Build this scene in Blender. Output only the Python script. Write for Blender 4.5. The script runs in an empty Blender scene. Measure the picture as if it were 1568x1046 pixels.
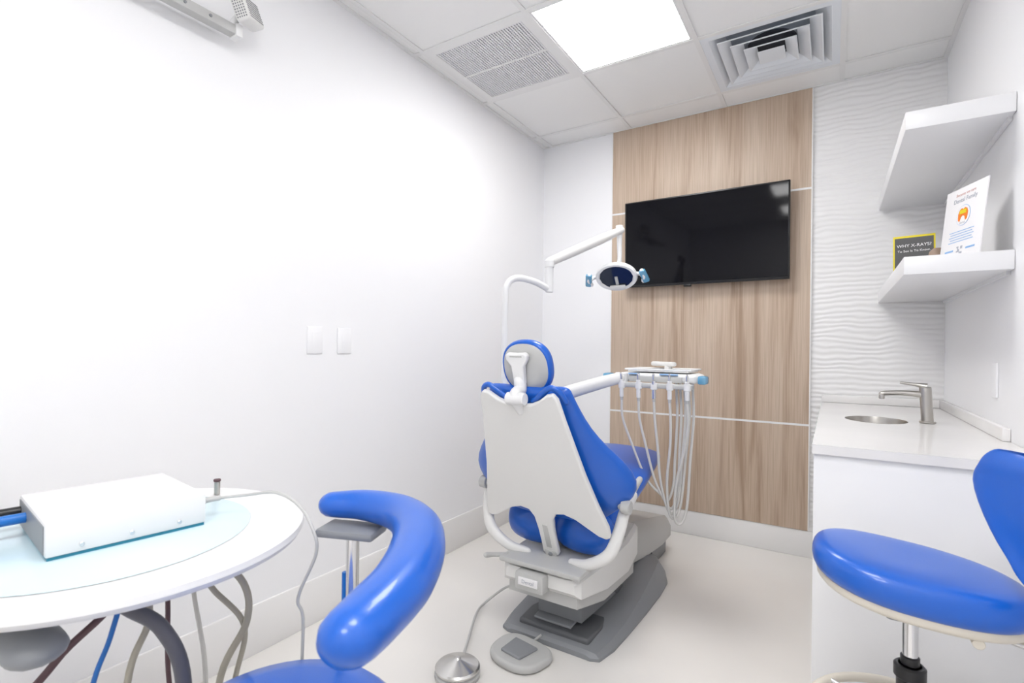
import bpy, bmesh, math, random
from mathutils import Vector, Matrix
V = Vector
random.seed(4)
scene = bpy.context.scene
scene.view_settings.view_transform = 'Standard'
scene.view_settings.look = 'None'
scene.view_settings.exposure = 0.0

# ------------------------------------------------------------------ materials
def new_mat(name):
    m = bpy.data.materials.new(name); m.use_nodes = True
    return m, m.node_tree, m.node_tree.nodes['Principled BSDF']

def pmat(name, col, rough=0.5, metal=0.0, coat=0.0, spec=0.5, bump=0.0, bscale=200.0, var=0.0, trans=0.0, alpha=1.0):
    m, nt, b = new_mat(name)
    b.inputs['Base Color'].default_value = (*col, 1)
    b.inputs['Roughness'].default_value = rough
    b.inputs['Metallic'].default_value = metal
    b.inputs['Coat Weight'].default_value = coat
    b.inputs['Specular IOR Level'].default_value = spec
    b.inputs['Transmission Weight'].default_value = trans
    b.inputs['Alpha'].default_value = alpha
    tc = nt.nodes.new('ShaderNodeTexCoord')
    nz = nt.nodes.new('ShaderNodeTexNoise')
    nz.inputs['Scale'].default_value = bscale
    nt.links.new(tc.outputs['Object'], nz.inputs['Vector'])
    if bump > 0:
        bp = nt.nodes.new('ShaderNodeBump'); bp.inputs['Strength'].default_value = bump
        bp.inputs['Distance'].default_value = 0.002
        nt.links.new(nz.outputs['Fac'], bp.inputs['Height'])
        nt.links.new(bp.outputs['Normal'], b.inputs['Normal'])
    if var > 0:
        n2 = nt.nodes.new('ShaderNodeTexNoise'); n2.inputs['Scale'].default_value = 3.0
        nt.links.new(tc.outputs['Object'], n2.inputs['Vector'])
        r = nt.nodes.new('ShaderNodeValToRGB')
        r.color_ramp.elements[0].position = 0.3; r.color_ramp.elements[1].position = 0.7
        r.color_ramp.elements[0].color = (*[c*(1-var) for c in col], 1)
        r.color_ramp.elements[1].color = (*[min(1, c*(1+var)) for c in col], 1)
        nt.links.new(n2.outputs['Fac'], r.inputs['Fac'])
        nt.links.new(r.outputs['Color'], b.inputs['Base Color'])
    return m

def emis(name, col, s):
    m, nt, b = new_mat(name)
    b.inputs['Base Color'].default_value = (*col, 1)
    b.inputs['Emission Color'].default_value = (*col, 1)
    b.inputs['Emission Strength'].default_value = s
    return m

M_wall = pmat('wall_paint', (0.905, 0.905, 0.92), 0.55, bump=0.05, bscale=260)
M_floor = pmat('floor_vinyl', (0.85, 0.825, 0.79), 0.22, coat=0.25, var=0.015, bump=0.02, bscale=60)
M_base = pmat('baseboard_vinyl', (0.88, 0.87, 0.86), 0.4)
M_tile = pmat('ceiling_tile', (0.92, 0.915, 0.905), 0.9, bump=0.3, bscale=420)
M_tbar = pmat('ceiling_tbar', (0.86, 0.855, 0.845), 0.5)
M_white = pmat('white_plastic', (0.82, 0.82, 0.82), 0.35)
M_white2 = pmat('warm_white_plastic', (0.77, 0.765, 0.75), 0.35)
M_lam = pmat('white_laminate', (0.88, 0.88, 0.89), 0.3)
M_lgrey = pmat('light_grey_plastic', (0.52, 0.52, 0.51), 0.4)
M_mgrey = pmat('mid_grey_plastic', (0.25, 0.26, 0.275), 0.42)
M_dgrey = pmat('dark_grey_plastic', (0.11, 0.115, 0.125), 0.5)
M_black = pmat('black_plastic', (0.012, 0.012, 0.014), 0.35)
M_blue = pmat('blue_vinyl', (0.004, 0.108, 0.54), 0.33, coat=0.3, bump=0.08, bscale=350)
M_cyan = pmat('blue_barrier_film', (0.14, 0.42, 0.66), 0.15, alpha=0.75)
M_film = pmat('pale_blue_film', (0.62, 0.77, 0.83), 0.2, var=.08)
M_chrome = pmat('chrome', (0.75, 0.75, 0.76), 0.12, metal=1.0)
M_steel = pmat('brushed_nickel', (0.50, 0.48, 0.45), 0.28, metal=1.0)
M_satin = pmat('satin_steel', (0.68, 0.67, 0.65), 0.22, metal=1.0)
M_hose = pmat('hose_white', (0.66, 0.65, 0.62), 0.4)
M_hoseb = pmat('hose_beige', (0.42, 0.39, 0.32), 0.45)
M_hosed = pmat('hose_dark', (0.11, 0.11, 0.13), 0.5)
M_hosebr = pmat('hose_maroon', (0.10, 0.05, 0.06), 0.5)
M_cblue = pmat('cable_blue', (0.01, 0.16, 0.55), 0.4)
M_teal = pmat('teal_base_shade', (0.02, 0.22, 0.32), 0.4)
M_cream = pmat('cream_plastic', (0.72, 0.67, 0.58), 0.45)
M_tvb = pmat('tv_bezel', (0.006, 0.006, 0.007), 0.35)
M_tv = pmat('tv_screen', (0.003, 0.003, 0.005), 0.06, spec=0.2)
M_paper = pmat('paper', (0.86, 0.85, 0.86), 0.5)
M_yellow = pmat('yellow_print', (0.80, 0.66, 0.02), 0.5)
M_orange = pmat('orange_print', (0.85, 0.22, 0.02), 0.5)
M_printb = pmat('blue_print', (0.25, 0.45, 0.75), 0.5)
M_brown = pmat('brown_item', (0.30, 0.21, 0.155), 0.5)
M_lens = pmat('lamp_reflector', (0.04, 0.05, 0.08), 0.06, metal=0.7)
M_duct = pmat('duct_dark', (0.04, 0.045, 0.06), 0.7)
M_ductl = pmat('duct_lining', (0.34, 0.38, 0.44), 0.7)
M_diff = pmat('diffuser_metal', (0.82, 0.85, 0.89), 0.4)
M_grille = pmat('grille_metal', (0.80, 0.79, 0.81), 0.45)
M_lightp = emis('light_panel', (1.0, 0.995, 0.99), 19.5)
M_quartz = pmat('quartz', (0.84, 0.825, 0.815), 0.18, coat=0.2, var=0.04)

# wavy 3D wall panel
M_wave, nt, b = new_mat('wavy_wall_panel')
b.inputs['Base Color'].default_value = (0.89, 0.885, 0.88, 1); b.inputs['Roughness'].default_value = 0.42
tc = nt.nodes.new('ShaderNodeTexCoord'); mp = nt.nodes.new('ShaderNodeMapping')
mp.inputs['Scale'].default_value = (0.6, 1, 1)
wv = nt.nodes.new('ShaderNodeTexWave'); wv.bands_direction = 'Z'; wv.wave_profile = 'SIN'
wv.inputs['Scale'].default_value = 11.0; wv.inputs['Distortion'].default_value = 5.5
wv.inputs['Detail'].default_value = 1.0; wv.inputs['Detail Scale'].default_value = 0.9
bp = nt.nodes.new('ShaderNodeBump'); bp.inputs['Strength'].default_value = 0.55; bp.inputs['Distance'].default_value = 0.005
nt.links.new(tc.outputs['Object'], mp.inputs['Vector']); nt.links.new(mp.outputs['Vector'], wv.inputs['Vector'])
nt.links.new(wv.outputs['Fac'], bp.inputs['Height']); nt.links.new(bp.outputs['Normal'], b.inputs['Normal'])

# wood
M_wood, nt, b = new_mat('oak_laminate')
b.inputs['Roughness'].default_value = 0.45
tc = nt.nodes.new('ShaderNodeTexCoord')
mp = nt.nodes.new('ShaderNodeMapping'); mp.inputs['Scale'].default_value = (8.5, 1, 0.45)
n1 = nt.nodes.new('ShaderNodeTexNoise'); n1.inputs['Scale'].default_value = 1.6; n1.inputs['Detail'].default_value = 5; n1.inputs['Distortion'].default_value = 0.7
mp2 = nt.nodes.new('ShaderNodeMapping'); mp2.inputs['Scale'].default_value = (95.0, 1, 2.0)
n2 = nt.nodes.new('ShaderNodeTexNoise'); n2.inputs['Scale'].default_value = 1.5; n2.inputs['Detail'].default_value = 4
r1 = nt.nodes.new('ShaderNodeValToRGB')
r1.color_ramp.elements[0].position = 0.30; r1.color_ramp.elements[0].color = (0.40, 0.285, 0.20, 1)
r1.color_ramp.elements[1].position = 0.62; r1.color_ramp.elements[1].color = (0.60, 0.48, 0.375, 1)
e = r1.color_ramp.elements.new(0.44); e.color = (0.545, 0.42, 0.32, 1)
r2 = nt.nodes.new('ShaderNodeValToRGB')
r2.color_ramp.elements[0].position = 0.32; r2.color_ramp.elements[0].color = (0.78, 0.75, 0.71, 1)
r2.color_ramp.elements[1].position = 0.58; r2.color_ramp.elements[1].color = (1, 1, 1, 1)
mx = nt.nodes.new('ShaderNodeMix'); mx.data_type = 'RGBA'; mx.blend_type = 'MULTIPLY'; mx.inputs['Factor'].default_value = 0.8
nt.links.new(tc.outputs['Object'], mp.inputs['Vector']); nt.links.new(tc.outputs['Object'], mp2.inputs['Vector'])
nt.links.new(mp.outputs['Vector'], n1.inputs['Vector']); nt.links.new(mp2.outputs['Vector'], n2.inputs['Vector'])
nt.links.new(n1.outputs['Fac'], r1.inputs['Fac']); nt.links.new(n2.outputs['Fac'], r2.inputs['Fac'])
nt.links.new(r1.outputs['Color'], mx.inputs['A']); nt.links.new(r2.outputs['Color'], mx.inputs['B'])
nt.links.new(mx.outputs['Result'], b.inputs['Base Color'])

# ------------------------------------------------------------------ helpers
def group(name, loc):
    e = bpy.data.objects.new(name, None); e.location = loc; e.empty_display_size = 0.1
    scene.collection.objects.link(e); return e

def finish(name, bm, mat, parent=None, smooth=True, angle=38, recalc=True):
    if recalc: bmesh.ops.recalc_face_normals(bm, faces=bm.faces[:])
    me = bpy.data.meshes.new(name); bm.to_mesh(me); bm.free()
    if smooth:
        me.polygons.foreach_set('use_smooth', [True]*len(me.polygons))
        me.set_sharp_from_angle(angle=math.radians(angle))
    ob = bpy.data.objects.new(name, me); scene.collection.objects.link(ob)
    me.materials.append(mat)
    if parent:
        ob.parent = parent; ob.matrix_parent_inverse = Matrix.Translation(-V(parent.location))
    return ob

def add_box(bm, lo, hi):
    vs = [bm.verts.new((x, y, z)) for x in (lo[0], hi[0]) for y in (lo[1], hi[1]) for z in (lo[2], hi[2])]
    for f in ((0,1,3,2),(4,6,7,5),(0,4,5,1),(2,3,7,6),(0,2,6,4),(1,5,7,3)):
        bm.faces.new([vs[i] for i in f])
    return vs

def box(name, lo, hi, mat, parent=None, bevel=0.0, rot=None, seg=2, pivot=None):
    bm = bmesh.new(); add_box(bm, lo, hi)
    if bevel > 0:
        bmesh.ops.bevel(bm, geom=bm.edges[:], offset=bevel, segments=seg, affect='EDGES', profile=0.5)
    if rot is not None:
        c = V(pivot) if pivot else (V(lo)+V(hi))/2
        bmesh.ops.rotate(bm, verts=bm.verts[:], cent=c, matrix=rot)
    return finish(name, bm, mat, parent)

def obox(name, c, R, U, N, s, mat, parent, bevel=0.002, seg=2):
    bm = bmesh.new(); h = V(s)/2; add_box(bm, -h, h)
    if bevel > 0: bmesh.ops.bevel(bm, geom=bm.edges[:], offset=bevel, segments=seg, affect='EDGES', profile=0.5)
    for v in bm.verts:
        p = v.co.copy(); v.co = V(c) + V(R)*p.x + V(U)*p.y + V(N)*p.z
    return finish(name, bm, mat, parent)

def loft(name, rings, mat, parent=None, sub=0, cap=True, angle=60):
    bm = bmesh.new(); rv = [[bm.verts.new(p) for p in r] for r in rings]; n = len(rings[0])
    for a, b2 in zip(rv[:-1], rv[1:]):
        for i in range(n):
            bm.faces.new((a[i], a[(i+1) % n], b2[(i+1) % n], b2[i]))
    if cap:
        bm.faces.new(rv[0]); bm.faces.new(rv[-1])
    ob = finish(name, bm, mat, parent, angle=angle)
    if sub:
        s = ob.modifiers.new('s', 'SUBSURF'); s.levels = sub; s.render_levels = sub
        ob.data.set_sharp_from_angle(angle=math.radians(179))
    return ob

def catmull(pts, n=8):
    pts = [V(p) for p in pts]
    if len(pts) == 2: return [pts[0].lerp(pts[1], i/2) for i in range(3)]
    P = [pts[0]*2-pts[1]] + pts + [pts[-1]*2-pts[-2]]
    out = []
    for i in range(1, len(P)-2):
        for k in range(n):
            t = k/n
            out.append(0.5*((2*P[i]) + (P[i+1]-P[i-1])*t + (2*P[i-1]-5*P[i]+4*P[i+1]-P[i+2])*t*t + (3*P[i]-P[i-1]-3*P[i+1]+P[i+2])*t**3))
    out.append(pts[-1]); return out

def interp(vals, m):
    if not isinstance(vals, (list, tuple)): return [vals]*m
    out = []
    for i in range(m):
        f = i/(m-1)*(len(vals)-1); k = min(int(f), len(vals)-2); out.append(vals[k]*(1-(f-k))+vals[k+1]*(f-k))
    return out

def tube(name, pts, r, mat, parent=None, n=12, samples=8, smooth=True, flat=1.0, roundcap=False, up=None):
    c = catmull(pts, samples) if smooth else [V(p) for p in pts]
    rad = interp(r, len(c))
    rings = []; prev = None
    T = []
    for i in range(len(c)):
        a = c[max(0, i-1)]; b2 = c[min(len(c)-1, i+1)]; T.append((b2-a).normalized())
    for i, p in enumerate(c):
        t = T[i]
        if prev is None or up is not None:
            ref = V(up) if up is not None else (V((0, 0, 1)) if abs(t.z) < 0.9 else V((1, 0, 0)))
            nrm = (ref - t*ref.dot(t)).normalized()
        else:
            nrm = (prev - t*prev.dot(t)).normalized()
        prev = nrm; bn = t.cross(nrm)
        rings.append((p, nrm, bn, rad[i], t))
    full = []
    if roundcap:
        p, nn, bb, rr, t = rings[0]
        for a in (85, 65, 45, 22):
            an = math.radians(a); full.append((p - t*rr*math.sin(an), nn, bb, rr*math.cos(an), t))
    full += rings
    if roundcap:
        p, nn, bb, rr, t = rings[-1]
        for a in (22, 45, 65, 85):
            an = math.radians(a); full.append((p + t*rr*math.sin(an), nn, bb, rr*math.cos(an), t))
    R = [[p + nn*math.cos(2*math.pi*k/n)*rr*flat + bb*math.sin(2*math.pi*k/n)*rr for k in range(n)] for p, nn, bb, rr, t in full]
    return loft(name, R, mat, parent)

def lathe(name, prof, origin, mat, parent=None, axis=(0, 0, 1), n=40, sx=1.0, sy=1.0, xdir=None, angle=38):
    ax = V(axis).normalized()
    if xdir is None: xdir = V((1, 0, 0)) if abs(ax.x) < 0.9 else V((0, 1, 0))
    X = (V(xdir) - ax*V(xdir).dot(ax)).normalized(); Y = ax.cross(X); o = V(origin)
    R = [[o + ax*z + X*math.cos(2*math.pi*k/n)*r*sx + Y*math.sin(2*math.pi*k/n)*r*sy for k in range(n)] for r, z in prof]
    return loft(name, R, mat, parent, angle=angle)

def cyl(name, p1, p2, r, mat, parent=None, n=24, bev=0.0):
    p1, p2 = V(p1), V(p2); L = (p2-p1).length
    b_ = bev if bev else min(r*0.12, L*.3)
    return lathe(name, [(r-b_, 0), (r, b_), (r, L-b_), (r-b_, L)], p1, mat, parent, axis=(p2-p1), n=n)

def prism(name, pts, o, ux, uy, un, depth, mat, parent=None, bevel=0.004, seg=3):
    o, ux, uy, un = V(o), V(ux), V(uy), V(un)
    bm = bmesh.new()
    a = [bm.verts.new(o+ux*x+uy*y) for x, y in pts]; b2 = [bm.verts.new(o+ux*x+uy*y+un*depth) for x, y in pts]
    bm.faces.new(a); bm.faces.new(b2[::-1]); n = len(a)
    for i in range(n): bm.faces.new((a[i], b2[i], b2[(i+1) % n], a[(i+1) % n]))
    ob = finish(name, bm, mat, parent)
    if bevel:
        m = ob.modifiers.new('b', 'BEVEL'); m.width = bevel; m.segments = seg; m.limit_method = 'ANGLE'; m.angle_limit = math.radians(40)
    return ob

def sgp(v, e): return math.copysign(abs(v)**e, v)

def cushion(name, frames, mat, parent=None, endr=0.03, n=28, ex=0.55, sub=1):
    fr = [(V(c), V(r).normalized(), V(nm).normalized(), w, t, b2) for c, r, nm, w, t, b2 in frames]
    d0 = (fr[0][0]-fr[1][0]).normalized(); d1 = (fr[-1][0]-fr[-2][0]).normalized()
    out = []
    for a in (82, 60, 35, 15):
        an = math.radians(a); c, r, nm, w, t, b2 = fr[0]
        out.append((c+d0*endr*math.sin(an), r, nm, max(.006, w-endr*(1-math.cos(an))), max(t*math.cos(an), 0.1*t), b2))
    out += fr
    for a in (15, 35, 60, 82):
        an = math.radians(a); c, r, nm, w, t, b2 = fr[-1]
        out.append((c+d1*endr*math.sin(an), r, nm, max(.006, w-endr*(1-math.cos(an))), max(t*math.cos(an), 0.1*t), b2))
    rings = []
    for c, r, nm, w, t, b2 in out:
        ring = []
        for k in range(n):
            th = 2*math.pi*k/n
            x = sgp(math.cos(th), ex); y = sgp(math.sin(th), 0.75)
            ring.append(c + r*(w*x) + nm*(t/2*y*(1-0.15*x*x) + b2*abs(x)**2.2))
        rings.append(ring)
    return loft(name, rings, mat, parent, sub=sub)

# ------------------------------------------------------------------ room
XL, XR, YB, YR, ZC = -1.868, 0.486, 3.39, -1.6, 2.70
WL, WR = -1.311, -.112
box('floor', (XL-.1, YR-.1, -.1), (XR+.1, YB+.1, 0), M_floor)
box('wall_left', (XL-.1, YR-.1, 0), (XL, YB+.1, ZC+.3), M_wall)
box('wall_right', (XR, YR-.1, 0), (XR+.1, YB+.1, ZC+.3), M_wall)
g = group('wall_back', (-.7, YB+.05, 1.4))
box('painted_section', (XL, YB, 0), (WL+.2, YB+.1, ZC+.3), M_wall, g)
box('wave_panel_section', (WL+.2, YB, 0), (XR, YB+.1, ZC+.3), M_wave, g)
box('wall_rear', (XL, YR-.1, 0), (XR, YR, ZC+.3), M_wall)
box('baseboard_left', (XL, YR, 0), (XL+.012, YB, .19), M_base, bevel=.003)
box('baseboard_back', (XL+.012, YB-.012, 0), (-.05, YB, .153), M_base, bevel=.003)
box('baseboard_right', (XR-.012, YR, 0), (XR, 1.80, .15), M_base, bevel=.003)
box('baseboard_rear', (XL+.012, YR, 0), (XR-.012, YR+.012, .15), M_base, bevel=.003)

gx = [XL, -1.80, -1.19, -.58, .03, XR]
gy = [YR, -1.09, -.48, .13, .74, 1.35, 1.96, 2.57, 3.18, YB]
lights = {(3, 1), (3, 3), (2, 6)}  # first two are added fill panels out of view, last is the visible light
grille_c = (1, 6); diff_c = (3, 7)
bm = bmesh.new()
for i in range(len(gx)-1):
    for j in range(len(gy)-1):
        if (i, j) in lights or (i, j) in (grille_c, diff_c): continue
        add_box(bm, (gx[i], gy[j], ZC+.004), (gx[i+1], gy[j+1], ZC+.02))
finish('ceiling', bm, M_tile, smooth=False)
bm = bmesh.new()
for x in gx[1:-1]: add_box(bm, (x-.012, YR, ZC-.002), (x+.012, YB, ZC+.0035))
for x in (XL, XR-.02): add_box(bm, (x, YR, ZC-.002), (x+.02, YB, ZC+.0035))
for y in gy[1:-1]: add_box(bm, (XL, y-.012, ZC-.0018), (XR, y+.012, ZC+.0032))
for y in (YR, YB-.02): add_box(bm, (XL, y, ZC-.0018), (XR, y+.02, ZC+.0032))
finish('trim_ceiling_grid', bm, M_tbar, smooth=False)
box('ceiling_slab', (XL, YR, ZC+.28), (XR, YB, ZC+.3), M_duct)

k = 0
for (i, j) in sorted(lights, key=lambda c: -c[1]):
    x0, x1, y0, y1 = gx[i]+.012, gx[i+1]-.012, gy[j]+.012, gy[j+1]-.012
    g = group('ceiling_light' if k == 0 else 'added_fill_light.%03d' % k, ((x0+x1)/2, (y0+y1)/2, ZC+.01)); k += 1
    box('panel', (x0+.012, y0+.012, ZC+.001), (x1-.012, y1-.012, ZC+.008), M_lightp, g)
    bm = bmesh.new()
    add_box(bm, (x0, y0, ZC), (x0+.012, y1, ZC+.03)); add_box(bm, (x1-.012, y0, ZC), (x1, y1, ZC+.03))
    add_box(bm, (x0+.012, y0, ZC), (x1-.012, y0+.012, ZC+.03)); add_box(bm, (x0+.012, y1-.012, ZC), (x1-.012, y1, ZC+.03))
    finish('frame', bm, M_white, g, smooth=False)

# return grille
i, j = grille_c
x0, x1, y0, y1 = gx[i]+.012, gx[i+1]-.012, gy[j]+.012, gy[j+1]-.012
g = group('air_return_grille', ((x0+x1)/2, (y0+y1)/2, ZC+.01))
bm = bmesh.new()
f = .035
add_box(bm, (x0, y0, ZC-.002), (x0+f, y1, ZC+.006)); add_box(bm, (x1-f, y0, ZC-.002), (x1, y1, ZC+.006))
add_box(bm, (x0+f, y0, ZC-.002), (x1-f, y0+f, ZC+.006)); add_box(bm, (x0+f, y1-f, ZC-.002), (x1-f, y1, ZC+.006))
ym = (y0+y1)/2
add_box(bm, (x0+f, ym-.006, ZC-.002), (x1-f, ym+.006, ZC+.006))
finish('frame', bm, M_tbar, g, smooth=False)
bm = bmesh.new()
N = 36
for q in range(N):
    x = x0+f+(x1-x0-2*f)*(q+.5)/N; add_box(bm, (x-.0042, y0+f, ZC), (x+.0042, y1-f, ZC+.006))
for q in range(N):
    y = y0+f+(y1-y0-2*f)*(q+.5)/N; add_box(bm, (x0+f, y-.0022, ZC+.001), (x1-f, y+.0022, ZC+.005))
finish('louvres', bm, M_grille, g, smooth=False)
box('plenum', (x0, y0, ZC+.012), (x1, y1, ZC+.05), M_mgrey, g)

# 4-way diffuser
i, j = diff_c
x0, x1, y0, y1 = gx[i]+.012, gx[i+1]-.012, gy[j]+.012, gy[j+1]-.012
cx, cy = (x0+x1)/2, (y0+y1)/2; H = (x1-x0)/2
g = group('ceiling_air_diffuser', (cx, cy, ZC+.02))
def sqring(name, ho, zo, hi_, zi, th=0.0025, mat=M_diff):
    bm = bmesh.new()
    def sq(h, z): return [bm.verts.new((cx+sx*h, cy+sy*h, z)) for sx, sy in ((-1,-1),(1,-1),(1,1),(-1,1))]
    A = sq(ho, zo); B = sq(hi_, zi); C = sq(hi_, zi+th*1.6); D = sq(ho, zo+th*1.6)
    for q in range(4):
        w = (q+1) % 4
        for a, b2 in ((A, B), (B, C), (C, D), (D, A)):
            bm.faces.new((a[q], a[w], b2[w], b2[q]))
    return finish(name, bm, mat, g, smooth=False)
sqring('frame', H, ZC, H-.035, ZC)
sqring('neck', H-.035, ZC, H-.10, ZC+.05, mat=M_diff)
for q, (ho, zo) in enumerate(((.218, -.006), (.165, -.010), (.110, -.014))):
    sqring('louvre_%d' % (q+1), ho, ZC+zo, ho-.048, ZC+zo+.028)
    sqring('louvre_lip_%d' % (q+1), ho+.006, ZC+zo, ho, ZC+zo)
box('centre_plate', (cx-.060, cy-.060, ZC-.016), (cx+.060, cy+.060, ZC-.012), M_diff, g)
box('duct', (x0+.05, y0+.05, ZC+.052), (x1-.05, y1-.05, ZC+.20), M_ductl, g)
cyl('duct_throat', (cx, cy, ZC+.046), (cx, cy, ZC+.10), .12, M_duct, g)

# wood panel (three sheets, white seams)
g = group('wood_accent_panel', (-.71, YB-.01, 1.4))
for q, (a, b2) in enumerate(((.155, .755), (.767, 2.117), (2.129, ZC-.003))):
    box('sheet_%d' % (q+1), (WL, YB-.016, a), (WR, YB-.001, b2), M_wood, g)
for z in (.761, 2.123): box('seam_trim', (WL, YB-.017, z-.0058), (WR, YB-.001, z+.0058), M_white, g)
box('edge_trim', (WR, YB-.018, .155), (WR+.006, YB-.001, ZC-.003), M_base, g)
box('edge_trim', (WL-.004, YB-.018, .155), (WL, YB-.001, ZC-.003), M_base, g)

# TV
g = group('television', (-.70, 3.29, 1.88))
TR = Matrix.Rotation(math.radians(2), 3, 'X')
box('body', (-1.187, 3.29, 1.60), (-.212, 3.315, 2.163), M_tvb, g, bevel=.003, rot=TR)
box('screen', (-1.178, 3.2875, 1.615), (-.221, 3.2895, 2.154), M_tv, g, rot=TR, pivot=(-.7, 3.3025, 1.88))
box('rear_housing', (-1.05, 3.312, 1.66), (-.35, 3.345, 2.0), M_tvb, g, bevel=.01)
box('wall_mount', (-.85, 3.34, 1.72), (-.55, 3.373, 2.02), M_black, g)
box('sensor', (-.80, 3.285, 1.585), (-.755, 3.305, 1.60), M_tvb, g, bevel=.003)

# switch plates
def plate(name, lo, hi, axis):
    g = group(name, tuple((a+b2)/2 for a, b2 in zip(lo, hi)))
    box('cover', lo, hi, M_wall, g, bevel=.001)
    c = (V(lo)+V(hi))/2
    s = -1 if axis == 'x+' else 1
    box('rocker', (min(c.x, c.x+s*.0028), c.y-.016, c.z-.033), (max(c.x, c.x+s*.0028), c.y+.016, c.z+.033), M_wall, g, bevel=.0006)
plate('wall_switch_plate', (XL+.0002, 1.345, 1.15), (XL+.0042, 1.42, 1.265), 'x-')
plate('wall_switch_plate.001', (XL+.0002, 1.50, 1.15), (XL+.0042, 1.575, 1.265), 'x-')
plate('wall_outlet_plate', (XR-.007, 2.38, 1.03), (XR-.0005, 2.455, 1.15), 'x+')

# wall mounted arm with speaker head (upper left)
g = group('wall_mounted_arm', (-1.80, .7, 2.29))
box('rail', (-1.825, .10, 2.275), (-1.785, 1.0, 2.31), M_lgrey, g, bevel=.006)
box('rail_bracket', (XL+.0005, .45, 2.26), (-1.82, .60, 2.33), M_lgrey, g, bevel=.005)
box('rail_end', (-1.83, .985, 2.27), (-1.78, 1.01, 2.315), M_white, g, bevel=.005)
for y in (.82, .90): cyl('bolt', (-1.786, y, 2.292), (-1.781, y, 2.292), .005, M_mgrey, g)
cyl('pivot', (-1.805, .975, 2.30), (-1.79, 1.0, 2.35), .012, M_white, g)
rt = Matrix.Rotation(math.radians(28), 3, 'Z') @ Matrix.Rotation(math.radians(-15), 3, 'Y') @ Matrix.Rotation(math.radians(14), 3, 'X')
Rx, Ry, Rz = rt @ V((1,0,0)), rt @ V((0,1,0)), rt @ V((0,0,1))
hc = V((-1.765, 1.015, 2.358))
obox('head', hc, Rx, Ry, Rz, (.05, .11, .085), M_white2, g, bevel=.010, seg=3)
def dots(name, items, s):
    bm = bmesh.new()
    for c in items:
        vs = add_box(bm, -V(s)/2, V(s)/2)
        for v in vs:
            p = v.co.copy(); v.co = c + Rx*p.x + Ry*p.y + Rz*p.z
    finish(name, bm, M_mgrey, g, smooth=False)
dots('mesh_side', [hc + Rx*.0252 + Ry*(-.042+a*.0084) + Rz*(-.03+b2*.0086) for a in range(11) for b2 in range(8)], (.002, .004, .004))
dots('mesh_end', [hc - Ry*.0552 + Rx*(-.016+a*.008) + Rz*(-.03+b2*.0086) for a in range(5) for b2 in range(8)], (.004, .002, .004))

# ------------------------------------------------------------------ cabinet, sink, faucet
CX0, CY0 = -.05, 1.80
g = group('sink_cabinet', (.22, 2.6, .45))
box('end_panel', (CX0+.004, CY0+.012, .0), (XR-.001, CY0+.03, .88), M_lam, g, bevel=.001)
box('side_panel', (CX0+.022, CY0+.03, .0), (CX0+.035, YB-.001, .88), M_lam, g)
for q in range(3):
    y0 = CY0+.033+q*.515
    box('door_panel_%d' % (q+1), (CX0+.004, y0, .10), (CX0+.0218, y0+.511, .865), M_lam, g, bevel=.001)
sc = V((.155, 2.62, .90)); sx, sy = .108, .130
bm = bmesh.new()
def loop(pts):
    vs = [bm.verts.new(p) for p in pts]
    return [bm.edges.new((vs[q], vs[(q+1) % len(vs)])) for q in range(len(vs))]
E = loop([(CX0, CY0, .90), (XR-.001, CY0, .90), (XR-.001, YB-.001, .90), (CX0, YB-.001, .90)])
E += loop([(sc.x+sx*math.cos(t*math.pi/24), sc.y+sy*math.sin(t*math.pi/24), .90) for t in range(48)])
bmesh.ops.triangle_fill(bm, use_beauty=True, edges=E)
for f in bm.faces:
    f.normal_update()
    if f.normal.z < 0: f.normal_flip()
finish('countertop', bm, M_quartz, g, smooth=False, recalc=False)
box('counter_edge_side', (CX0, CY0, .872), (CX0+.03, YB-.001, .8999), M_quartz, g, bevel=.0)
box('counter_edge_end', (CX0+.03, CY0, .872), (XR-.001, CY0+.03, .8999), M_quartz, g, bevel=.0)
box('backsplash_back', (CX0, YB-.021, .901), (XR-.021, YB-.001, .942), M_quartz, g, bevel=.001)
box('backsplash_side', (XR-.021, 2.23, .901), (XR-.001, YB-.001, .942), M_quartz, g, bevel=.001)
g = group('sink', tuple(sc))
R = []
for s, z in ((1.0, .9005), (.985, .893), (.95, .86), (.88, .80), (.7, .77), (.2, .765)):
    R.append([(sc.x+sx*s*math.cos(t*math.pi/24), sc.y+sy*s*math.sin(t*math.pi/24), z) for t in range(48)])
loft('bowl', R, M_steel, g, cap=False)
lathe('drain', [(.018, 0), (.018, .003), (.012, .004)], (sc.x, sc.y, .7655), M_chrome, g)
fx, fy = .325, 2.62
g = group('sink_faucet', (fx, fy, .9))
cyl('base', (fx, fy, .9005), (fx, fy, .909), .027, M_steel, g)
cyl('column', (fx, fy, .905), (fx-.008, fy, 1.045), .020, M_steel, g)
tube('spout', [(fx-.004, fy, 1.012), (fx-.07, fy, 1.018), (fx-.14, fy-.005, 1.014), (fx-.155, fy-.005, 1.004)], [.013, .011, .010, .010], M_steel, g)
cyl('aerator', (fx-.150, fy-.005, 1.008), (fx-.150, fy-.005, .990), .010, M_steel, g)
tube('lever', [(fx-.004, fy, 1.047), (fx-.04, fy, 1.054), (fx-.09, fy, 1.060)], [.014, .007, .0045], M_steel, g)

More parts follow.
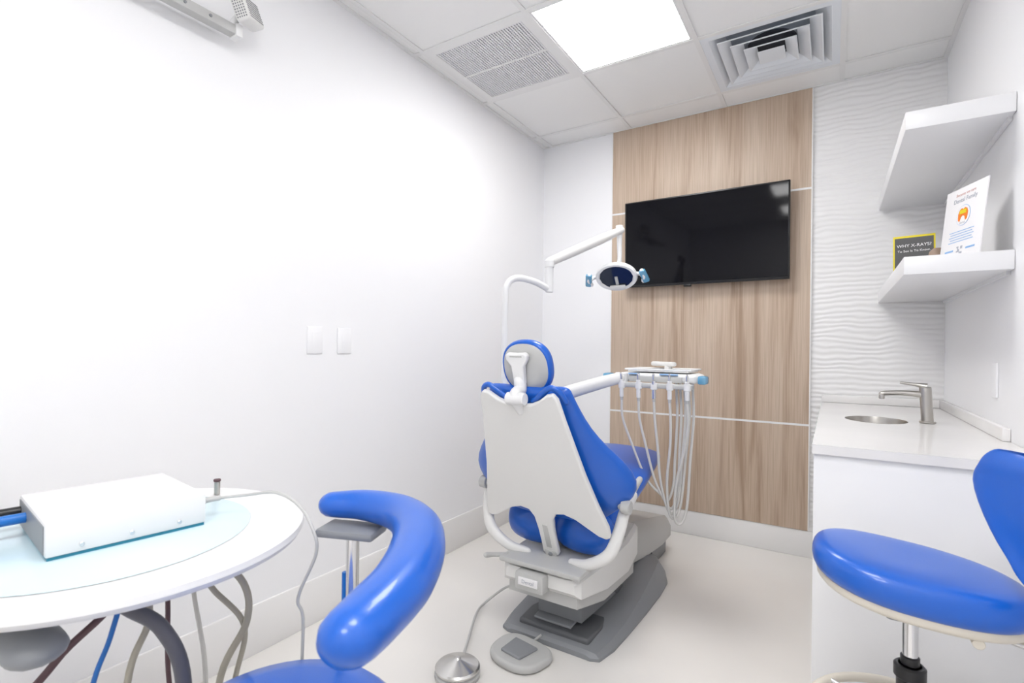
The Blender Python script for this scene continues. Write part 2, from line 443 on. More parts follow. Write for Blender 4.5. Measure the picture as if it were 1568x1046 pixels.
# ------------------------------------------------------------------ shelves + items
for q, z in enumerate((1.951, 1.451)):
    g = group('wall_shelf' if q == 0 else 'wall_shelf.001', (.345, 2.8, z))
    box('board', (.205, 2.205, z), (XR-.001, YB-.001, z+.062), M_lam, g, bevel=.002)
    box('wall_cleat', (XR-.012, 2.25, z-.012), (XR-.0008, YB-.02, z+.001), M_lam, g)
ZS = 1.5135
g = group('acrylic_sign', (.37, 2.32, ZS))
a, b2 = V((.33, 2.42, 0)), V((.405, 2.222, 0)); R = (b2-a).normalized(); W = (b2-a).length
Nn = V((R.y, -R.x, 0)).normalized()
if Nn.x > 0: Nn = -Nn
U = (V((0,0,1))*.995 - Nn*.10).normalized(); N3 = R.cross(U)
if N3.dot(Nn) < 0: N3 = -N3
mid = (a+b2)/2; o = V((mid.x, mid.y, ZS))
obox('sheet', o+U*.127+N3*.0, R, U, N3, (W, .25, .004), M_paper, g, bevel=.0005)
obox('foot', o - N3*.035 + V((0,0,.0015)), R, V((Nn.x,Nn.y,0)), V((0,0,1)), (W*.9, .07, .003), M_paper, g, bevel=.0005)
def text(s, size, c, X, Y, mat, parent, name='lettering', off=0.0):
    cu = bpy.data.curves.new(name, 'FONT'); cu.body = s; cu.size = size; cu.align_x = 'CENTER'; cu.align_y = 'CENTER'; cu.extrude = .0002
    ob = bpy.data.objects.new(name, cu); scene.collection.objects.link(ob); cu.materials.append(mat)
    X = V(X).normalized(); Y = V(Y).normalized(); Z = X.cross(Y)
    m = Matrix((X, Y, Z)).transposed().to_4x4(); m.translation = V(c)
    ob.parent = parent; ob.matrix_parent_inverse = Matrix.Translation(-V(parent.location)); ob.matrix_basis = m
    return ob
M_pgrey = pmat('grey_print', (.42, .44, .50), .6)
M_pink = pmat('rose_print', (.70, .45, .42), .6)
fc = o+N3*.0025
text('Because we care', .015, fc+U*.228, R, U, M_pink, g)
text('Dental Family', .022, fc+U*.207, R, U, M_pgrey, g)
lathe('logo_ring', [(.036, 0), (.036, .0006), (.001, .0006)], fc+U*.150, M_printb, g, axis=N3)
lathe('logo_white', [(.0348, 0), (.0348, .0011), (.001, .0011)], fc+U*.150, M_paper, g, axis=N3)
tp = [(-.022,-.014),(-.024,.006),(-.018,.018),(-.008,.022),(.0,.018),(.008,.022),(.018,.018),(.024,.006),(.022,-.014),(.014,-.018),(.009,-.005),(.0,-.001),(-.009,-.005),(-.014,-.018)]
prism('logo_tooth', [(x*1.05, y*1.15) for x, y in tp], fc+U*.150+N3*.001, R, U, N3, .0008, M_orange, g, bevel=0)
obox('logo_top', fc+U*.162+N3*.0022, R, U, N3, (.034, .014, .0006), M_yellow, g, bevel=0)
text('dental', .012, fc+U*.124+N3*.001, R, U, M_pgrey, g)
for q in range(5): obox('text_line', fc+U*(.096-q*.009), R, U, N3, (W*(.6-.07*(q % 2)), .0022, .0005), M_printb, g, bevel=0)
for q in range(36):
    if random.random() < .6: obox('code', fc+U*(.014+(q//6)*.005)+R*(-.0125+(q % 6)*.005), R, U, N3, (.005, .005, .0005), M_pgrey, g, bevel=0)
obox('footer', fc+U*.03-R*.055, R, U, N3, (.045, .006, .0005), M_printb, g, bevel=0)
obox('footer', fc+U*.03+R*.055, R, U, N3, (.045, .006, .0005), M_printb, g, bevel=0)

g = group('information_card', (.27, 2.6, ZS))
o = V((.275, 2.60, ZS)); R = V((.98, -.16, 0)).normalized(); U = V((0, .12, .99)).normalized(); N3 = R.cross(U)
obox('border', o+U*.074, R, U, N3, (.135, .148, .006), M_yellow, g, bevel=.0005)
obox('face', o+U*.072+N3*.003, R, U, N3, (.124, .134, .003), M_black, g, bevel=.0)
text('WHY X-RAYS?', .0175, o+U*.105+N3*.005, R, U, M_paper, g)
text('To See Is To Know.', .0130, o+U*.083+N3*.005, R, U, M_paper, g)
text('ask us today', .011, o+U*.035+N3*.005, R, U, M_paper, g)
obox('stand_leg', o+U*.05-N3*.02, R, (V((0,0,1))+N3*.4).normalized(), R.cross((V((0,0,1))+N3*.4).normalized()), (.03, .09, .002), M_black, g, bevel=0)
g = group('tooth_model', (.335, 2.50, ZS))
lathe('body', [(.012, 0), (.024, .004), (.030, .03), (.026, .055), (.014, .068)], (.335, 2.50, ZS+.0005), M_brown, g, n=20, sy=.8)
cyl('base', (.335, 2.50, ZS), (.335, 2.50, ZS+.004), .028, M_brown, g)

# ------------------------------------------------------------------ dental chair
CX = -.95
g = group('dental_chair', (CX, 2.0, 0))
Uv = V((0, -.394, .919)).normalized(); Nv = V((0, -.919, -.394)).normalized(); Xv = V((1, 0, 0))
P0 = V((CX, 1.80, .48))
def B(s, h, n=0.0): return P0 + Xv*s + Uv*h + Nv*n
prof = [(.045, .225, .065, .01), (.09, .285, .085, .02), (.14, .345, .11, .04), (.20, .362, .11, .05), (.27, .325, .10, .05), (.34, .265, .09, .035),
        (.42, .220, .08, .02), (.50, .192, .07, .015), (.565, .176, .06, .01)]
cushion('backrest_pad', [(B(0, h, -.045), Xv, -Nv, w, t, bd) for h, w, t, bd in prof], M_blue, g, endr=.03)
half = [(.0, -.125), (.026, -.125), (.037, -.115), (.035, -.06), (.036, .0), (.042, .055), (.060, .085), (.095, .092), (.14, .078), (.185, .048), (.225, .022), (.255, .014), (.272, .026), (.270, .07), (.243, .16), (.214, .28), (.192, .40), (.174, .50), (.161, .585), (.146, .606), (.12, .60), (.085, .575), (.05, .56), (.0, .555)]
prism('backrest_shell', half + [(-x, y) for x, y in reversed(half[1:-1])], B(0, 0, .010), Xv, Uv, Nv, .022, M_white2, g, bevel=.008, seg=4)
obox('tab_slot', B(0, -.03, .033), Xv, Uv, Nv, (.022, .11, .003), M_lgrey, g, bevel=.001)
obox('tab_foot', B(0, -.118, .020), Xv, Uv, Nv, (.055, .035, .03), M_lgrey, g, bevel=.006)
cyl('tab_bolt', B(0, -.115, .033), B(0, -.115, .040), .009, M_mgrey, g)
for s in (-1, 1):
    tube('shoulder_trim', [B(s*.172, .56, -.008), B(s*.158, .603, .0), B(s*.13, .618, .004), B(s*.10, .600, .004), B(s*.07, .576, .004), B(s*.045, .560, .0)], .0105, M_blue, g, roundcap=True)
# headrest
HC = V((-.945, 1.605, 1.115)); Uh = V((0, -.25, .968)).normalized(); Nh = V((0, -.968, -.25)).normalized()
def Hh(s, h, n=0.0): return HC + Xv*s + Uh*h + Nh*n
R = []
for s, n_ in ((.2, -.042), (.7, -.040), (.93, -.028), (1.0, -.012), (1.0, .002), (.95, .014), (.90, .014), (.2, .006)):
    R.append([Hh(.104*s*sgp(math.cos(t*math.pi/20), .85), .102*s*sgp(math.sin(t*math.pi/20), .85), n_) for t in range(40)])
loft('headrest_pad', R, M_blue, g, sub=1)
R = []
for s, n_ in ((1.0, .004), (1.0, .012), (.95, .018), (.6, .020), (.1, .020)):
    R.append([Hh(.093*s*sgp(math.cos(t*math.pi/20), .85), .091*s*sgp(math.sin(t*math.pi/20), .85), n_) for t in range(40)])
loft('headrest_shell', R, M_lgrey, g)
half = [(.0, .060), (.034, .062), (.046, .054), (.044, .036), (.026, .012), (.022, -.06), (.0, -.06)]
prism('headrest_bracket', half + [(-x, y) for x, y in reversed(half[1:-1])], Hh(-.018, 0, .020), Xv, Uh, Nh, .024, M_white, g, bevel=.006)
obox('bracket_slot', Hh(-.018, .050, .0445), Xv, Uh, Nh, (.05, .006, .002), M_lgrey, g, bevel=0)
tube('headrest_stem', [Hh(-.018, -.045, .035), Hh(-.016, -.075, .042), B(-.006, .59, .028), B(0, .53, .020)], [.022, .024, .024, .019], M_white, g, roundcap=True)
cyl('headrest_knob', B(-.038, .583, .034), B(.036, .583, .034), .023, M_white, g)
# seat + legrest
S = [(1.93, .485, .235, .14, 0.01), (1.97, .515, .25, .15, .015), (2.06, .545, .262, .13, .015), (2.20, .580, .262, .12, .012), (2.35, .61, .250, .11, .008), (2.50, .628, .230, .10, .005), (2.62, .632, .205, .09, 0)]
cushion('seat_pad', [(V((CX, y, z)), Xv, V((0, -.15, .99)), w, t, bd) for y, z, w, t, bd in S], M_blue, g, endr=.05)
prism('seat_underframe', [(-.17, 1.92), (.17, 1.92), (.18, 2.2), (.14, 2.55), (-.14, 2.55), (-.18, 2.2)], (CX, 0, .14), (1,0,0), (0,1,.13), (0,0,1), .05, M_lgrey, g, bevel=.01)
for s in (-1, 1):
    R = []
    for a in range(0, 181, 20):
        an = math.radians(a); x = CX + s*.113 - .128*math.cos(an); rr = .004+math.sin(an)**.5
        R.append([(x, 1.890-.055*rr*math.cos(t*math.pi/12), .452+.092*rr*math.sin(t*math.pi/12)) for t in range(24)])
    loft('seat_rear_lobe', R, M_blue, g, sub=1)
    tube('side_bracket', [(CX+s*.315, 1.87, .63), (CX+s*.305, 1.82, .585), (CX+s*.290, 1.79, .50), (CX+s*.26, 1.775, .425), (CX+s*.18, 1.78, .370), (CX+s*.10, 1.80, .352)], [.020, .022, .024, .024, .021, .016], M_white2, g, flat=.75, roundcap=True)
    cyl('pivot_cap', (CX+s*.30, 1.80, .605), (CX+s*.334, 1.80, .605), .026, M_lgrey, g)
    tube('arm_support', [(CX+s*.30, 1.80, .605), (CX+s*.295, 1.92, .63), (CX+s*.285, 2.05, .65)], [.016, .016, .012], M_lgrey, g, roundcap=True)
# mechanism
box('top_plate', (CX-.175, 1.70, .330), (CX+.18, 2.20, .352), M_lgrey, g, bevel=.008)
tube('release_lever', [(CX-.16, 1.74, .345), (CX-.20, 1.70, .35), (CX-.215, 1.67, .355)], [.010, .009, .011], M_lgrey, g, roundcap=True)
def ring_y(y, hw, z0, z1, hwt=None, cx_=CX):
    hwt = hw if hwt is None else hwt; r = .015
    return [(cx_-hw, y, z0), (cx_+hw, y, z0), (cx_+hw, y, z0+(z1-z0)*.5), (cx_+hwt, y, z1-r), (cx_+hwt-r, y, z1), (cx_-hwt+r, y, z1), (cx_-hwt, y, z1-r), (cx_-hw, y, z0+(z1-z0)*.5)]
loft('upper_cover', [ring_y(1.72, .15, .270, .318), ring_y(1.74, .17, .250, .329), ring_y(1.95, .190, .215, .333), ring_y(2.2, .19, .195, .338), ring_y(2.38, .17, .21, .350)], M_white2, g, angle=30)
loft('cover_skirt', [ring_y(1.745, .15, .205, .26), ring_y(1.95, .178, .165, .26), ring_y(2.3, .178, .15, .26)], M_lgrey, g, angle=30)
box('front_box', (CX-.085, 1.675, .252), (CX+.04, 1.74, .322), M_lgrey, g, bevel=.01)
box('name_plate', (CX-.065, 1.670, .276), (CX+.02, 1.677, .306), M_paper, g, bevel=.002)
text('Dental', .02, (CX-.022, 1.6695, .291), (1, 0, 0), (0, 0, 1), M_pgrey, g)
for s in (-1, 1):
    obox('lift_arm', (CX+s*.11, 2.12, .16), (1,0,0), V((0,.75,-.45)).normalized(), V((0,.45,.75)).normalized(), (.05, .40, .05), M_dgrey, g, bevel=.006)
loft('linkage_boot', [ring_y(1.90, .10, .07, .22), ring_y(2.15, .13, .08, .26), ring_y(2.45, .13, .08, .27)], M_mgrey, g, angle=30)
def base_ring(y, hw, h, t=.045):
    return [(CX-hw, y, 0.001), (CX+hw, y, 0.001), (CX+hw, y, .012), (CX+hw-t*.4, y, h*.75+.004), (CX+hw-t, y, h), (CX-hw+t, y, h), (CX-hw+t*.4, y, h*.75+.004), (CX-hw, y, .012)]
loft('base_plate', [base_ring(1.79, .185, .02), base_ring(1.805, .218, .03), base_ring(1.90, .240, .042), base_ring(2.05, .250, .055), base_ring(2.25, .258, .080, .07), base_ring(2.45, .262, .115, .10), base_ring(2.60, .255, .13, .12), base_ring(2.72, .21, .10, .12)], M_mgrey, g, angle=25)
prism('base_ramp', [(-.155, 1.83), (.16, 1.83), (.17, 1.95), (.14, 2.1), (-.13, 2.1), (-.165, 1.95)], (CX, 0, .025), (1,0,0), (0,1,0), (0,0,1), .028, M_dgrey, g, bevel=.01)
prism('base_inset', [(-.10, 1.86), (.07, 1.86), (.08, 2.02), (-.10, 2.02)], (CX, 0, -.170), (1,0,0), (0,1,.12), (0,0,1), .010, M_mgrey, g, bevel=.004)
loft('leg_housing', [ring_y(2.40, .13, .14, .33, .11), ring_y(2.60, .15, .12, .30, .13), ring_y(2.85, .16, .10, .25, .14), ring_y(3.05, .15, .09, .20, .13)], M_lgrey, g, angle=30)
loft('leg_housing_foot', [ring_y(2.75, .13, .0015, .11), ring_y(3.02, .13, .0015, .10)], M_mgrey, g, angle=30)

# ------------------------------------------------------------------ operatory light
g = group('dental_operatory_light', (-1.27, 1.95, 1.0))
px, py = -1.27, 1.95
tube('post_mount', [(-1.02, 2.20, .10), (-1.04, 2.18, .34), (-1.10, 2.12, .47), (-1.19, 2.04, .53), (px, py, .57), (px, py, .64)], [.02, .02, .022, .022, .022, .018], M_lgrey, g)
tube('post', [(px, py, .60), (px, py, .8), (px, py, 1.1), (px, py, 1.40), (px+.005, py+.01, 1.475), (px+.03, py+.05, 1.508), (px+.07, py+.14, 1.50), (px+.105, py+.215, 1.472)], .0155, M_white, g, samples=10)
ex_, ey_ = px+.108, py+.222
cyl('elbow', (ex_, ey_, 1.455), (ex_, ey_, 1.60), .019, M_white, g)
cyl('elbow_collar', (ex_, ey_, 1.575), (ex_, ey_, 1.61), .024, M_white, g)
e2 = V((-.965, 2.62, 1.825)); e1 = V((ex_, ey_, 1.602))
tube('spring_arm', [e1, e1.lerp(e2, .3), e1.lerp(e2, .7), e2], [.019, .022, .022, .016], M_white2, g, flat=1.15, roundcap=True)
cyl('arm_joint', e2+V((-.02, .02, -.012)), e2+V((-.02, .02, .03)), .020, M_white, g)
hl = V((-.985, 2.60, 1.572))
tube('head_stem', [e2+V((-.01, .0, .0)), e2+V((-.012, .0, -.06)), hl+V((0.01, .02, .10)), hl+V((0, .03, .05))], [.017, .014, .012, .016], M_white, g)
an = V((.10, -.74, -.66)).normalized(); xa = V((1, .10, .03)).normalized(); xa = (xa-an*xa.dot(an)).normalized()
lathe('head_shell', [(.02, -.060), (.05, -.056), (.085, -.042), (.108, -.018), (.113, 0), (.107, .008), (.097, .005), (.092, -.004)], hl, M_white, g, axis=an, xdir=xa, sx=1.0, sy=.76, n=48)
lathe('reflector', [(.097, .004), (.078, -.008), (.052, -.020), (.012, -.030)], hl, M_lens, g, axis=an, xdir=xa, sx=.93, sy=.72, n=14, angle=5)
lathe('bezel', [(.109, .003), (.109, .011), (.094, .011), (.090, .002)], hl, M_white, g, axis=an, xdir=xa, sx=1.0, sy=.75, n=48)
ya = an.cross(xa).normalized(); dn = ya if ya.z < 0 else -ya
obox('bulb_guard', hl+an*.006+dn*.020, xa, ya, an, (.016, .05, .010), M_lgrey, g, bevel=.003)
obox('lower_bezel', hl+an*.012+dn*.060, xa, ya, an, (.085, .026, .014), M_white2, g, bevel=.005)
for s in (-1, 1):
    tube('handle_arm', [hl+xa*s*.085-an*.02, hl+xa*s*.125-an*.01, hl+xa*s*.140+an*.01], .010, M_white, g, roundcap=True)
    tube('handle_grip', [hl+xa*s*.142+ya*.030+an*.01, hl+xa*s*.150+an*.015, hl+xa*s*.142-ya*.030+an*.01], .012, M_white, g, roundcap=True)
    obox('barrier_sleeve', hl+xa*s*.150+an*.012, (xa+ya*.25*s).normalized(), (ya-xa*.25*s).normalized(), an, (.034, .075, .026), M_cyan, g, bevel=.008)

# ------------------------------------------------------------------ delivery unit
g = group('dental_delivery_unit', (-.68, 2.38, 1.05))
cyl('arm_hub', (px, py, .86), (px, py, .93), .032, M_white, g)
tube('support_arm', [(px, py, .90), (-1.1, 2.06, .955), (-.93, 2.20, 1.02), (-.84, 2.27, 1.05)], [.030, .030, .027, .024], M_white2, g, roundcap=True, flat=1.1)
cyl('arm_end', (-.84, 2.30, 1.02), (-.84, 2.30, 1.075), .03, M_white, g)
prism('head_body', [(-.86, 2.31), (-.50, 2.30), (-.485, 2.40), (-.53, 2.54), (-.82, 2.55), (-.87, 2.42)], (0, 0, 1.035), (1,0,0), (0,1,0), (0,0,1), .040, M_white, g, bevel=.014, seg=4)
prism('tray', [(-.82, 2.33), (-.54, 2.33), (-.54, 2.52), (-.82, 2.52)], (0, 0, 1.080), (1,0,0), (0,1,0), (0,0,1), .008, M_white2, g, bevel=.003)
tube('tray_rim', [(-.83, 2.325, 1.092), (-.53, 2.325, 1.092), (-.53, 2.53, 1.092), (-.83, 2.53, 1.092), (-.83, 2.325, 1.092)], .004, M_white, g, smooth=False)
obox('monitor_arm', (-.70, 2.50, 1.115), V((.8,-.6,0)), V((.6,.8,0)), V((0,0,1)), (.16, .035, .022), M_white2, g, bevel=.008)
cyl('tray_pillar', (-.67, 2.48, 1.085), (-.67, 2.48, 1.11), .018, M_white2, g)
box('holder_bar', (-.84, 2.262, 1.010), (-.51, 2.31, 1.032), M_lgrey, g, bevel=.007)
box('control_strip', (-.80, 2.292, 1.036), (-.56, 2.30, 1.062), M_lgrey, g, bevel=.002)
for s, x in ((-1, -.885), (1, -.475)):
    tube('handle', [(x-s*.04, 2.33, 1.055), (x, 2.31, 1.058), (x+s*.012, 2.27, 1.052)], .011, M_white, g, roundcap=True)
    obox('barrier_sleeve', (x+s*.008, 2.275, 1.055), Xv, V((0,1,0)), V((0,0,1)), (.036, .065, .036), M_cyan, g, bevel=.008)
xs = [-.825, -.745, -.675, -.605, -.53]
bot = [(-.655, .50), (-.635, .47), (-.63, .45), (-.62, .43), (-.595, .41)]
for q, x in enumerate(xs):
    cyl('handpiece_%d' % (q+1), (x, 2.265, .965), (x, 2.258, 1.045), .0095, M_white if q != 2 else M_chrome, g)
    cyl('handpiece_tip_%d' % (q+1), (x, 2.258, 1.045), (x+.004, 2.240, 1.075), .005, M_chrome, g)
    cyl('holder_ring_%d' % (q+1), (x, 2.265, 1.005), (x, 2.265, 1.035), .015, M_white, g)
    cyl('hose_collar_%d' % (q+1), (x, 2.266, .95), (x, 2.265, .968), .007, M_lgrey, g)
    bx, bz = bot[q]
    back = (-.60+q*.018, 2.36, 1.0)
    tube('hose_%d' % (q+1), [(x, 2.266, .955), (x+.004, 2.27, .87), (x*.78+bx*.22+.004, 2.28, .76), (x*.33+bx*.67-.004, 2.29, .60), (bx+.008, 2.30, bz+.03), (bx+.03, 2.32, bz), (bx+.052, 2.335, bz+.07), (back[0]*.6+(bx+.055)*.4, 2.35, .70), (back[0]+.005, 2.36, .88), back, (back[0], 2.36, 1.036)], .0060, M_hose, g, n=8)
obox('button_row', (-.62, 2.301, 1.072), Xv, V((0,1,0)), V((0,0,1)), (.08, .02, .006), M_printb, g, bevel=.002)
obox('button_row', (-.78, 2.301, 1.072), Xv, V((0,1,0)), V((0,0,1)), (.05, .02, .006), M_printb, g, bevel=.002)

# ------------------------------------------------------------------ foot controls
g = group('chair_foot_pedal', (-1.0, 1.67, 0))
pp = []
for t in range(40):
    a = t*math.pi/20; rx = .118; ry = .098
    pp.append((rx*sgp(math.cos(a), .75)*(1+.12*math.sin(a)), ry*sgp(math.sin(a), .75)))
prism('housing', pp, (-1.0, 1.665, .002), (.98, -.17, 0), (.17, .98, 0), (0, 0, 1), .03, M_lgrey, g, bevel=.012, seg=4)
prism('pad', [(-.05, -.055), (.045, -.055), (.055, .045), (-.06, .045)], (-1.0, 1.665, .030), (.98, -.17, 0), (.17, .98, 0), (0, 0, 1), .012, M_mgrey, g, bevel=.006)
tube('pedal_cord', [(-1.0, 1.74, .015), (-1.0, 1.78, .012), (-.98, 1.80, .03)], .005, M_lgrey, g)
g = group('handpiece_foot_control', (-1.135, 1.455, 0))
lathe('base_ring', [(.074, .001), (.082, .004), (.082, .014), (.074, .020)], (-1.135, 1.455, 0), M_lgrey, g)
lathe('pedal_dome', [(.066, .018), (.079, .024), (.081, .032), (.075, .038), (.035, .052), (.012, .060), (.008, .064)], (-1.135, 1.455, 0), M_satin, g, angle=20)
tube('cord', [(-1.165, 1.52, .012), (-1.20, 1.60, .03), (-1.29, 1.78, .035), (-1.33, 1.90, .02), (-1.24, 1.94, .10), (-1.14, 1.93, .14), (-1.05, 1.96, .13), (-1.02, 2.0, .12)], .0055, M_lgrey, g)

# ------------------------------------------------------------------ stools
def stool_base(g, c, ztop, zfix, ring=None):
    x, y = c
    for q in range(5):
        a = 2*math.pi*q/5 + .35
        d = V((math.cos(a), math.sin(a), 0)); s = V((-d.y, d.x, 0))
        o = V((x, y, 0))
        tube('leg_%d' % (q+1), [o+d*.02+V((0,0,.10)), o+d*.14+V((0,0,.088)), o+d*.255+V((0,0,.075))], [.024, .018, .014], M_cream, g, flat=.8, roundcap=True)
        cyl('caster_stem_%d' % (q+1), o+d*.25+V((0,0,.045)), o+d*.25+V((0,0,.075)), .007, M_chrome, g, n=12)
        for w in (-1, 1):
            cyl('caster_wheel_%d' % (q+1), o+d*.262+s*(w*.007)+V((0,0,.026)), o+d*.262+s*(w*.02)+V((0,0,.026)), .0255, M_black, g, n=20)
    cyl('hub', (x, y, .07), (x, y, .13), .035, M_black, g)
    cyl('outer_column', (x, y, .12), (x, y, zfix), .025, M_black, g)
    cyl('column_collar', (x, y, zfix-.03), (x, y, zfix), .030, M_black, g)
    cyl('collar_sleeve', (x, y, zfix), (x, y, zfix+.02), .018, M_black, g)
    cyl('gas_piston', (x, y, zfix), (x, y, ztop), .0145, M_chrome, g)
    if ring:
        R_, z = ring
        pts = [(x+R_*math.cos(t*math.pi/24), y+R_*math.sin(t*math.pi/24), z) for t in range(49)]
        tube('foot_ring', pts, .011, M_cream, g, smooth=False)
        for q in range(3):
            a = 2*math.pi*q/3+.4
            tube('ring_spoke_%d' % (q+1), [(x, y, z), (x+R_*math.cos(a), y+R_*math.sin(a), z)], .008, M_chrome, g)
        cyl('ring_hub', (x, y, z-.02), (x, y, z+.02), .032, M_black, g)

# operator stool (right)
sx0, sy0 = .152, 1.43
g = group('dental_operator_stool', (sx0, sy0, 0))
stool_base(g, (sx0, sy0), .65, .49, (.19, .34))
def seat_ring(s, z, hx=.190, hy=.156):
    out = []
    for t in range(40):
        a = t*math.pi/20; cx_, sy_ = math.cos(a), math.sin(a)
        x = hx*s*sgp(cx_, .88); y = hy*s*sgp(sy_, .88)
        y -= .12*(x/hx)*max(0, x/hx)*.35
        out.append((sx0+x+.002, sy0+y*(1-.10*cx_), z + .012*(x/hx)**2*s - .014*(x/hx)))
    return out
loft('seat_cushion', [seat_ring(s, z) for s, z in ((.5, .648), (.90, .650), (.99, .660), (1.02, .680), (1.0, .703), (.95, .717), (.85, .725), (.6, .727), (.15, .725))], M_blue, g, sub=1)
loft('seat_pan', [seat_ring(s, z) for s, z in ((.4, .634), (.92, .637), (.955, .644), (.94, .656), (.4, .658))], M_cream, g)
box('seat_mechanism', (sx0-.05, sy0-.07, .605), (sx0+.12, sy0+.05, .637), M_mgrey, g, bevel=.008)
bc = V((.328, 1.345, .880))
br = V((-.39, .92, 0)).normalized(); bu = V((.10, .04, .99)).normalized(); bnn = br.cross(bu).normalized()
if bnn.x < 0: bnn = -bnn
fr = [(bc+bu*h-br*sh, br, -bnn, w, .055, .025) for h, w, sh in ((-.100, .055, .055), (-.075, .078, .040), (-.035, .104, .022), (.015, .126, .004), (.045, .128, .0), (.065, .118, .004))]
cushion('back_cushion', fr, M_blue, g, endr=.045, ex=.72)
tube('back_support', [(sx0+.10, sy0-.03, .620), (sx0+.20, sy0-.09, .625), (.398, 1.32, .66), (.410, 1.33, .78), (.375, 1.35, .87)], .011, M_chrome, g, flat=.8)
cyl('knob', (sx0+.09, sy0-.13, .625), (sx0+.09, sy0-.09, .625), .010, M_cream, g)

# assistant stool (left)
ax0, ay0 = -.74, .485
g = group('dental_assistant_stool', (ax0, ay0, 0))
stool_base(g, (ax0, ay0), .50, .38, (.19, .24))
lathe('seat_cushion', [(.05, .498), (.165, .500), (.19, .512), (.20, .535), (.195, .56), (.178, .576), (.14, .584), (.06, .586), (.005, .586)], (ax0, ay0, 0), M_blue, g, n=48)
lathe('seat_pan', [(.05, .488), (.17, .49), (.176, .499), (.05, .4995)], (ax0, ay0, 0), M_cream, g)
arm = [(-.922, .735, .835), (-.86, .772, .835), (-.765, .777, .834), (-.675, .733, .832), (-.603, .655, .828), (-.545, .56, .825), (-.515, .475, .823), (-.502, .43, .822)]
tube('torso_arm_pad', arm, [.031, .037, .042, .047, .049, .048, .045, .042], M_blue, g, n=28, samples=8, flat=.86, roundcap=True)
box('arm_mount_plate', (-.93, .700, .780), (-.80, .775, .798), M_mgrey, g, bevel=.006, rot=Matrix.Rotation(.35, 3, 'Z'))
cyl('arm_post', (-.858, .735, .50), (-.858, .735, .785), .0135, M_chrome, g)
cyl('arm_post_core', (-.876, .730, .48), (-.876, .730, .70), .006, M_cblue, g)
tube('arm_bracket', [(ax0, ay0, .472), (-.80, .62, .47), (-.858, .735, .485), (-.858, .735, .53)], .014, M_chrome, g)

# ------------------------------------------------------------------ assistant table
tx, ty, tr = -1.21, .458, .334
g = group('assistant_side_table', (tx, ty, .78))
lathe('top', [(.1, .768), (tr-.02, .768), (tr-.006, .774), (tr, .784), (tr-.002, .795), (tr-.010, .800), (tr-.022, .800), (tr-.028, .7975), (.05, .7975)], (tx, ty, 0), M_white, g, n=72)
tube('support_arm', [(XL+.01, .30, .69), (-1.55, .28, .70), (-1.25, .27, .712), (-1.02, .27, .715)], [.055, .052, .048, .04], M_mgrey, g, flat=.6, roundcap=True)
cyl('pivot', (-1.22, .35, .69), (-1.22, .35, .769), .045, M_lgrey, g)
box('wall_bracket', (XL+.0005, .22, .60), (XL+.03, .38, .80), M_mgrey, g, bevel=.006)
box('underside_rail', (-1.40, .50, .740), (-1.02, .60, .768), M_lgrey, g, bevel=.008)
lathe('film_sheet', [(.02, .7990), (.29, .7990), (.292, .7985)], (tx-.03, ty-.03, 0), M_film, g, n=64, sx=.93, sy=.90)
def hose(nm, pts, r, m): return tube(nm, pts, r, m, g, n=10)
hose('suction_hose', [(-1.10, .36, .765), (-1.05, .40, .715), (-1.00, .435, .675), (-.967, .455, .58), (-1.0, .46, .35), (-1.2, .5, .06), (-1.5, .55, .03)], .0125, M_hosed)
hose('hose_beige_1', [(-1.07, .55, .76), (-1.025, .595, .69), (-1.02, .60, .61), (-1.06, .57, .50), (-1.10, .56, .28), (-1.3, .6, .03)], .007, M_hoseb)
hose('hose_beige_2', [(-1.09, .53, .76), (-1.08, .56, .68), (-1.03, .60, .60), (-1.06, .60, .48), (-1.15, .6, .25), (-1.4, .62, .03)], .0055, M_hoseb)
hose('hose_maroon_1', [(-1.14, .50, .76), (-1.13, .50, .66), (-1.12, .50, .50), (-1.15, .55, .25), (-1.4, .6, .02)], .0045, M_hosebr)
hose('hose_maroon_2', [(-1.16, .40, .75), (-1.12, .40, .70), (-1.15, .33, .62), (-1.18, .28, .50), (-1.3, .4, .2), (-1.5, .5, .02)], .0065, M_hosebr)
hose('cable_blue', [(-1.10, .42, .75), (-1.12, .40, .64), (-1.15, .38, .52), (-1.25, .4, .2), (-1.5, .45, .02)], .0045, M_cblue)
hose('hose_beige_3', [(-1.12, .45, .75), (-1.09, .45, .66), (-1.10, .42, .55), (-1.2, .45, .2), (-1.45, .5, .02)], .006, M_hoseb)
hose('hose_beige_4', [(-1.24, .62, .76), (-1.28, .62, .62), (-1.18, .60, .45), (-1.2, .6, .2), (-1.45, .6, .02)], .005, M_hose)
cyl('vial', (-1.33, .70, .7985), (-1.33, .70, .832), .007, M_steel, g)
cyl('vial_cap', (-1.33, .70, .832), (-1.33, .70, .838), .0085, M_hosebr, g)

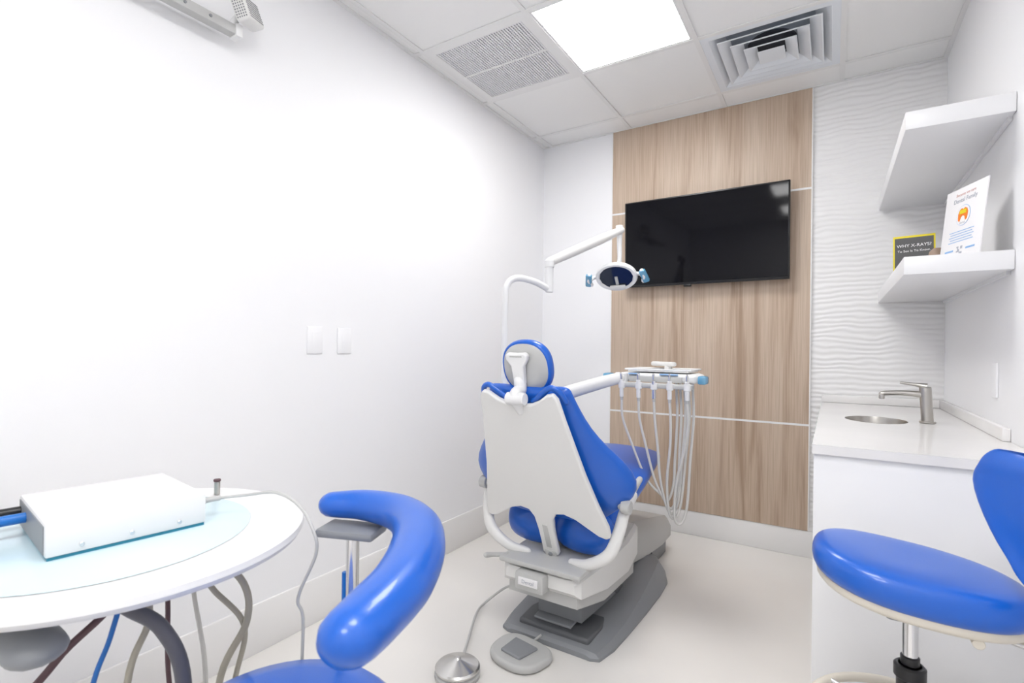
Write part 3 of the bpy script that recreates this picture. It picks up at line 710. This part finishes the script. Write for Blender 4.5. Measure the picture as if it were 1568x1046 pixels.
# electronic control box
g = group('electronic_control_box', (-1.27, .455, .8))
ry = Matrix.Rotation(math.radians(-7), 3, 'Z')
dx, dy = .018, -.004
lo, hi = (-1.425+dx, .335+dy, .8045), (-1.155+dx, .590+dy, .866)
box('case', lo, hi, M_white, g, bevel=.004, rot=ry)
box('base_shade_plate', (lo[0]+.003, lo[1]+.003, .7985), (hi[0]-.003, hi[1]-.003, .8048), M_teal, g, rot=ry, pivot=(-1.29+dx, .4625+dy, .83))  # plate coloured as the dark teal shadow along the box's lower edge
pv = V((-1.29+dx, .4625+dy, 0))
def rp(x, y, z):
    p = ry @ (V((x+dx, y+dy, z))-pv); return p+pv
for y in (.385, .46, .54): cyl('screw', rp(-1.1545, y, .818), rp(-1.1515, y, .818), .004, M_chrome, g, n=12)
obox('rear_panel', rp(-1.29, .3345, .834), ry@Xv, V((0,0,1)), ry@V((0,-1,0)), (.25, .05, .002), M_mgrey, g, bevel=0)
for x, m in ((-1.40, M_black), (-1.34, M_cblue)):
    cyl('plug', rp(x, .335, .838), rp(x, .29, .838), .010, m, g, n=14)
    tube('cable', [rp(x, .30, .838), rp(x, .22, .832), rp(x-.05, .12, .815), rp(x-.1, -.05, .83)], .004, m, g, n=8)
cyl('socket', rp(-1.20, .590, .838), rp(-1.20, .604, .838), .009, M_lgrey, g)
cyl('lead_plug', rp(-1.20, .604, .838), rp(-1.20, .635, .838), .006, M_lgrey, g)
tube('lead_cable', [rp(-1.20, .63, .838), (-1.12, .655, .842), (-1.03, .67, .858), (-.955, .675, .84), (-.905, .673, .797), (-.90, .675, .75), (-.930, .656, .66), (-.925, .665, .60), (-.95, .665, .35), (-1.05, .66, .03)], .0034, M_lgrey, g, n=8)

# ------------------------------------------------------------------ camera & world
cam = bpy.data.cameras.new('camera'); co = bpy.data.objects.new('camera', cam); scene.collection.objects.link(co)
cam.sensor_width = 36; cam.lens = 794/1600*36; cam.shift_y = 11.5/1600
cam.clip_start = .02
m = Matrix.Rotation(math.radians(32.25), 4, 'Z') @ Matrix.Rotation(math.radians(90), 4, 'X') @ Matrix.Rotation(.0115, 4, 'Z')
m.translation = V((0, 0, 1.18)); co.matrix_world = m
cam.dof.use_dof = True; cam.dof.focus_distance = 2.2; cam.dof.aperture_fstop = 5.0
scene.camera = co
w = bpy.data.worlds.new('world'); scene.world = w; w.use_nodes = True
w.node_tree.nodes['Background'].inputs[0].default_value = (1, 1, 1, 1); w.node_tree.nodes['Background'].inputs[1].default_value = .5
